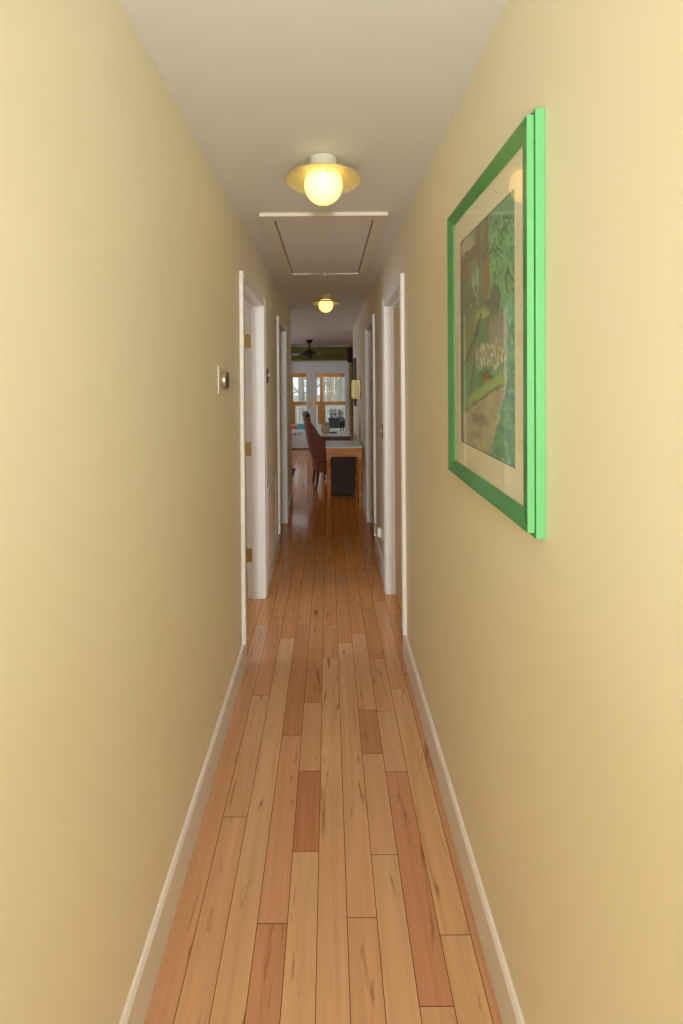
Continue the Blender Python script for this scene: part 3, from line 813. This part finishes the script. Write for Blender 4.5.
for k, (x, w_, h, c, lb) in enumerate(((-1.0,.10,.11,(150,60,36),'brick red jar under the low sunroom shelf top, leftmost of its row'),(-.89,.09,.10,(120,110,70),'olive jar under the low sunroom shelf top beside the red jar'),
                                (-.77,.10,.11,(196,160,96),'tan jar under the low sunroom shelf top beside the olive jar'),(-.66,.09,.12,(230,226,214),'white jar under the low sunroom shelf top, nearest its right end'))):
    r = thing('jar', lb, 'jar', (x, 12.28, 0), 'jars on the sunroom shelf')
    MB().lathe([(.035,.0005),(.042,.01),(.042,h*.8),(.03,h)], (x,12.28,0), 'Z', 18).build('body', mat('jar_%d' % k, c, .3), r, 0, True)
    MB().lathe([(.032,h+.0005),(.032,h+.02)], (x,12.28,0), 'Z', 18).build('lid', M['white'], r)
def plant_stand():
    r = thing('side_bench', 'white slatted bench under the right sunroom windows', 'bench', (.12, 12.2, SF))
    MB().box(-.02, .66, 12.0, 12.4, .215, .255).build('bench_top', M['rail'], r, .004)
    for x in (0.0, .60):
        for y in (12.02, 12.34): MB().box(x, x+.04, y, y+.04, SF, .214).build('leg', M['rail'], r)
plant_stand()
def crate():
    r = thing('wooden_crate', 'pale wooden crate standing beneath the white sunroom bench', 'crate', (.25, 12.2, SF))
    for i in range(4):
        z = SF+.001 + i*.09
        MB().box(.08, .50, 12.05, 12.06, z, z+.075).build('slat', M['crate'], r)
    MB().box(.08, .50, 12.30, 12.31, SF, .13).box(.08, .09, 12.06, 12.30, SF, .13).box(.49, .50, 12.06, 12.30, SF, .13).build('sides', M['crate'], r)
crate()
r = thing('planter_tub', 'black-blue rectangular tub holding dry plants on the white sunroom bench', 'planter', (.2, 12.2, .255))
MB().prism([(.04,.256),(.40,.256),(.43,.50),(.01,.50)], 12.06, 12.34, 'Y').build('tub', M['navy'], r, .008)
MB().box(.0, .44, 12.05, 12.35, .501, .522).build('rim', M['navy'], r, .004)
mb = MB(); rr = random.Random(5)
for i in range(46):
    x, y = rr.uniform(.06,.38), rr.uniform(12.1,12.3); h = rr.uniform(.08,.22); dx = rr.uniform(-.07,.07)
    mb.tube([(x,y,.5235),(x+dx*.5,y,.515+h*.6),(x+dx,y+rr.uniform(-.04,.04),.515+h)], [.004,.003,.002], 5)
    q = (x+dx, y, .515+h)
    for s in (-1, 1):
        V = mb.bm.verts.new
        a = [V(q), V((q[0]+s*.02, q[1]+.005, q[2]+.014)), V((q[0]+s*.04, q[1], q[2]+.006)), V((q[0]+s*.02, q[1]-.006, q[2]-.008))]
        mb.bm.faces.new(a)
o = mb.build('dry_plant', M['leaf'], None); tag(o, 'dry dark-leaved plant growing from the black-blue tub in the sunroom', 'plant')
def grill():
    r = thing('charcoal_grill', 'black kettle-like covered grill standing in the sunroom right of the planter', 'grill', (.385, 11.5, SF))
    MB().sphere((.385, 11.5, .45), .11, 24, 14, 1.1).build('kettle', M['black'], r, 0, True)
    MB().lathe([(.02,.568),(.03,.585),(.012,.60)], (.385,11.5,0), 'Z', 12).build('lid_knob', M['black'], r)
    for k in range(3):
        a = 2*PI*k/3+.5
        MB().tube([(.385+.06*math.cos(a), 11.5+.06*math.sin(a), .37), (.385+.15*math.cos(a), 11.5+.15*math.sin(a), SF)], .012).build('leg', M['black'], r)
grill()

# ------------------------------------------------------------------ outdoors
GZ = -.9
o = MB().box(-30, 30, YS+.1, 70, GZ-.1, GZ).build('ground', M['ground']); o['kind'] = 'structure'
def railing():
    r = thing('deck_railing', 'white deck railing with thin balusters outside the sunroom windows', 'railing', (0, 15.2, GZ))
    MB().box(-4, 4, 15.17, 15.23, .62, .68).box(-4, 4, 15.18, 15.22, .0, .05).build('rails', M['rail'], r)
    for k in range(5): MB().box(-4+2*k-.05, -4+2*k+.05, 15.15, 15.25, GZ, .74).build('post', M['rail'], r)
    mb = MB()
    for i in range(66):
        x = -3.9+i*.12; mb.box(x-.012, x+.012, 15.19, 15.21, .05, .62)
    mb.build('balusters', M['rail'], r)
railing()
rr = random.Random(11)
tr = [(-1.75,19,.17),(-1.30,22,.13),(-.95,27,.22),(-.55,20.5,.08),(-2.6,24,.2),(-.28,24,.12),(.12,21,.11),(.42,27,.10),(.68,19.5,.14),(1.15,23,.2),(1.7,21,.12),(2.2,26,.2),(-3.4,22,.16),(-1.1,33,.2),(.1,34,.24),(.95,36,.2),(2.9,30,.2),(-2.1,36,.24)]
places = ['leftmost','second from left']
for k, (x, y, rad) in enumerate(tr):
    mb = MB(); lean = rr.uniform(-.25,.25)
    pts = [(x, y, GZ-.05), (x+lean*.3, y, 1.2), (x+lean*.8, y, 3.5), (x+lean*1.2, y, 6.5), (x+lean, y, 9)]
    mb.tube(pts, [rad*1.2, rad, rad*.8, rad*.5, rad*.2], 10)
    for j in range(16):
        h = rr.uniform(.6, 5.5); s = rr.choice((-1, 1)); l = rr.uniform(.3, .9)
        bx = x + lean*h*.2
        p0 = Vector((bx, y, h)); p0.x = x + lean*(h*.13 if h > 1.2 else h*.2); p1 = p0 + Vector((s*l*.5, rr.uniform(-.3,.3), l*.45)); p2 = p1 + Vector((s*l*.5, rr.uniform(-.3,.3), l*rr.uniform(.1,.7)))
        mb.tube([p0, p1, p2], [rad*.28, rad*.17, rad*.05], 5)
        for q in range(3):
            s2 = rr.choice((-1, 1)); p3 = p1 + Vector((s2*rr.uniform(.2,.6), 0, rr.uniform(.1,.6))); mb.tube([p1, p3], [rad*.1, rad*.03], 4)
    tr_o = mb.build('bare_tree', M['bark'], None, 0, True)
    tag(tr_o, 'bare winter tree trunk seen through the sunroom windows', 'tree', 'bare trees outside the sunroom')
r = thing('neighbour_house', 'pale blue house beyond the trees, seen in the right sunroom window', 'house', (1.6, 40, GZ))
MB().box(.85, 4.6, 40, 44, GZ, 1.35).build('wall', M['house'], r)
MB().prism([(.7,1.35),(4.8,1.35),(2.75,2.6)], 39.8, 44.2, 'Y').build('roof', M['house'], r)

# ------------------------------------------------------------------ light
def area(name, loc, rot, size, energy, c, sy=None):
    l = bpy.data.lights.new(name, 'AREA'); l.energy = energy; l.color = lin(c)[:3]; l.size = size
    if sy: l.shape = 'RECTANGLE'; l.size_y = sy
    o = bpy.data.objects.new(name, l); o.location = loc; o.rotation_euler = rot; col.objects.link(o); return o
w = bpy.data.worlds.new('sky'); sc.world = w; w.use_nodes = True
bg = w.node_tree.nodes['Background']; bg.inputs['Color'].default_value = lin((226,234,246)); bg.inputs['Strength'].default_value = 1.4
# camera flash with a bounce head: a soft source just behind the camera
area('flash', (.12, -3.6, 2.18), (math.radians(89), 0, 0), .35, 140, (243,249,255))
area('bounce', (0, -.5, 1.0), (math.radians(180), 0, 0), .5, 14, (243,250,255), .5)
# unseen fill lamps added as daylight in the side rooms and dining end
area('window_light_left', (-2.9, 2.2, 1.5), (0, math.radians(-90), 0), 1.2, 34, (210,222,255))
area('window_light_right', (2.8, 2.2, 1.5), (0, math.radians(90), 0), 1.2, 14, (255,240,220))
area('dining_window_light', (-2.9, 8.2, 1.4), (0, math.radians(-90), 0), 1.3, 24, (240,244,255))
area('skylight', (0, 11.6, 2.22), (0, 0, 0), 4.5, 44, (240,246,255), 1.6)  # unseen overhead lamp added to brighten the sunroom wood and objects

# ------------------------------------------------------------------ camera
cd = bpy.data.cameras.new('camera'); cam = bpy.data.objects.new('camera', cd); col.objects.link(cam)
cd.sensor_fit = 'AUTO'; cd.sensor_width = 36; cd.lens = 16.0
cd.shift_x = (341.5-328.5)/1024; cd.shift_y = -(512-379)/1024
cd.clip_start = .02; cd.clip_end = 200
cam.matrix_world = Matrix.Translation((CX, 0, CZ)) @ Matrix.Rotation(PI/2, 4, 'X') @ Matrix.Rotation(-.0075, 4, 'Z')
sc.camera = cam
sc.view_settings.view_transform = 'Standard'
sc.view_settings.look = 'None'
sc.view_settings.exposure = 0
sc.cycles.use_denoising = True
sc.cycles.max_bounces = 14; sc.cycles.diffuse_bounces = 8; sc.cycles.transparent_max_bounces = 16
sc.cycles.sample_clamp_indirect = 4
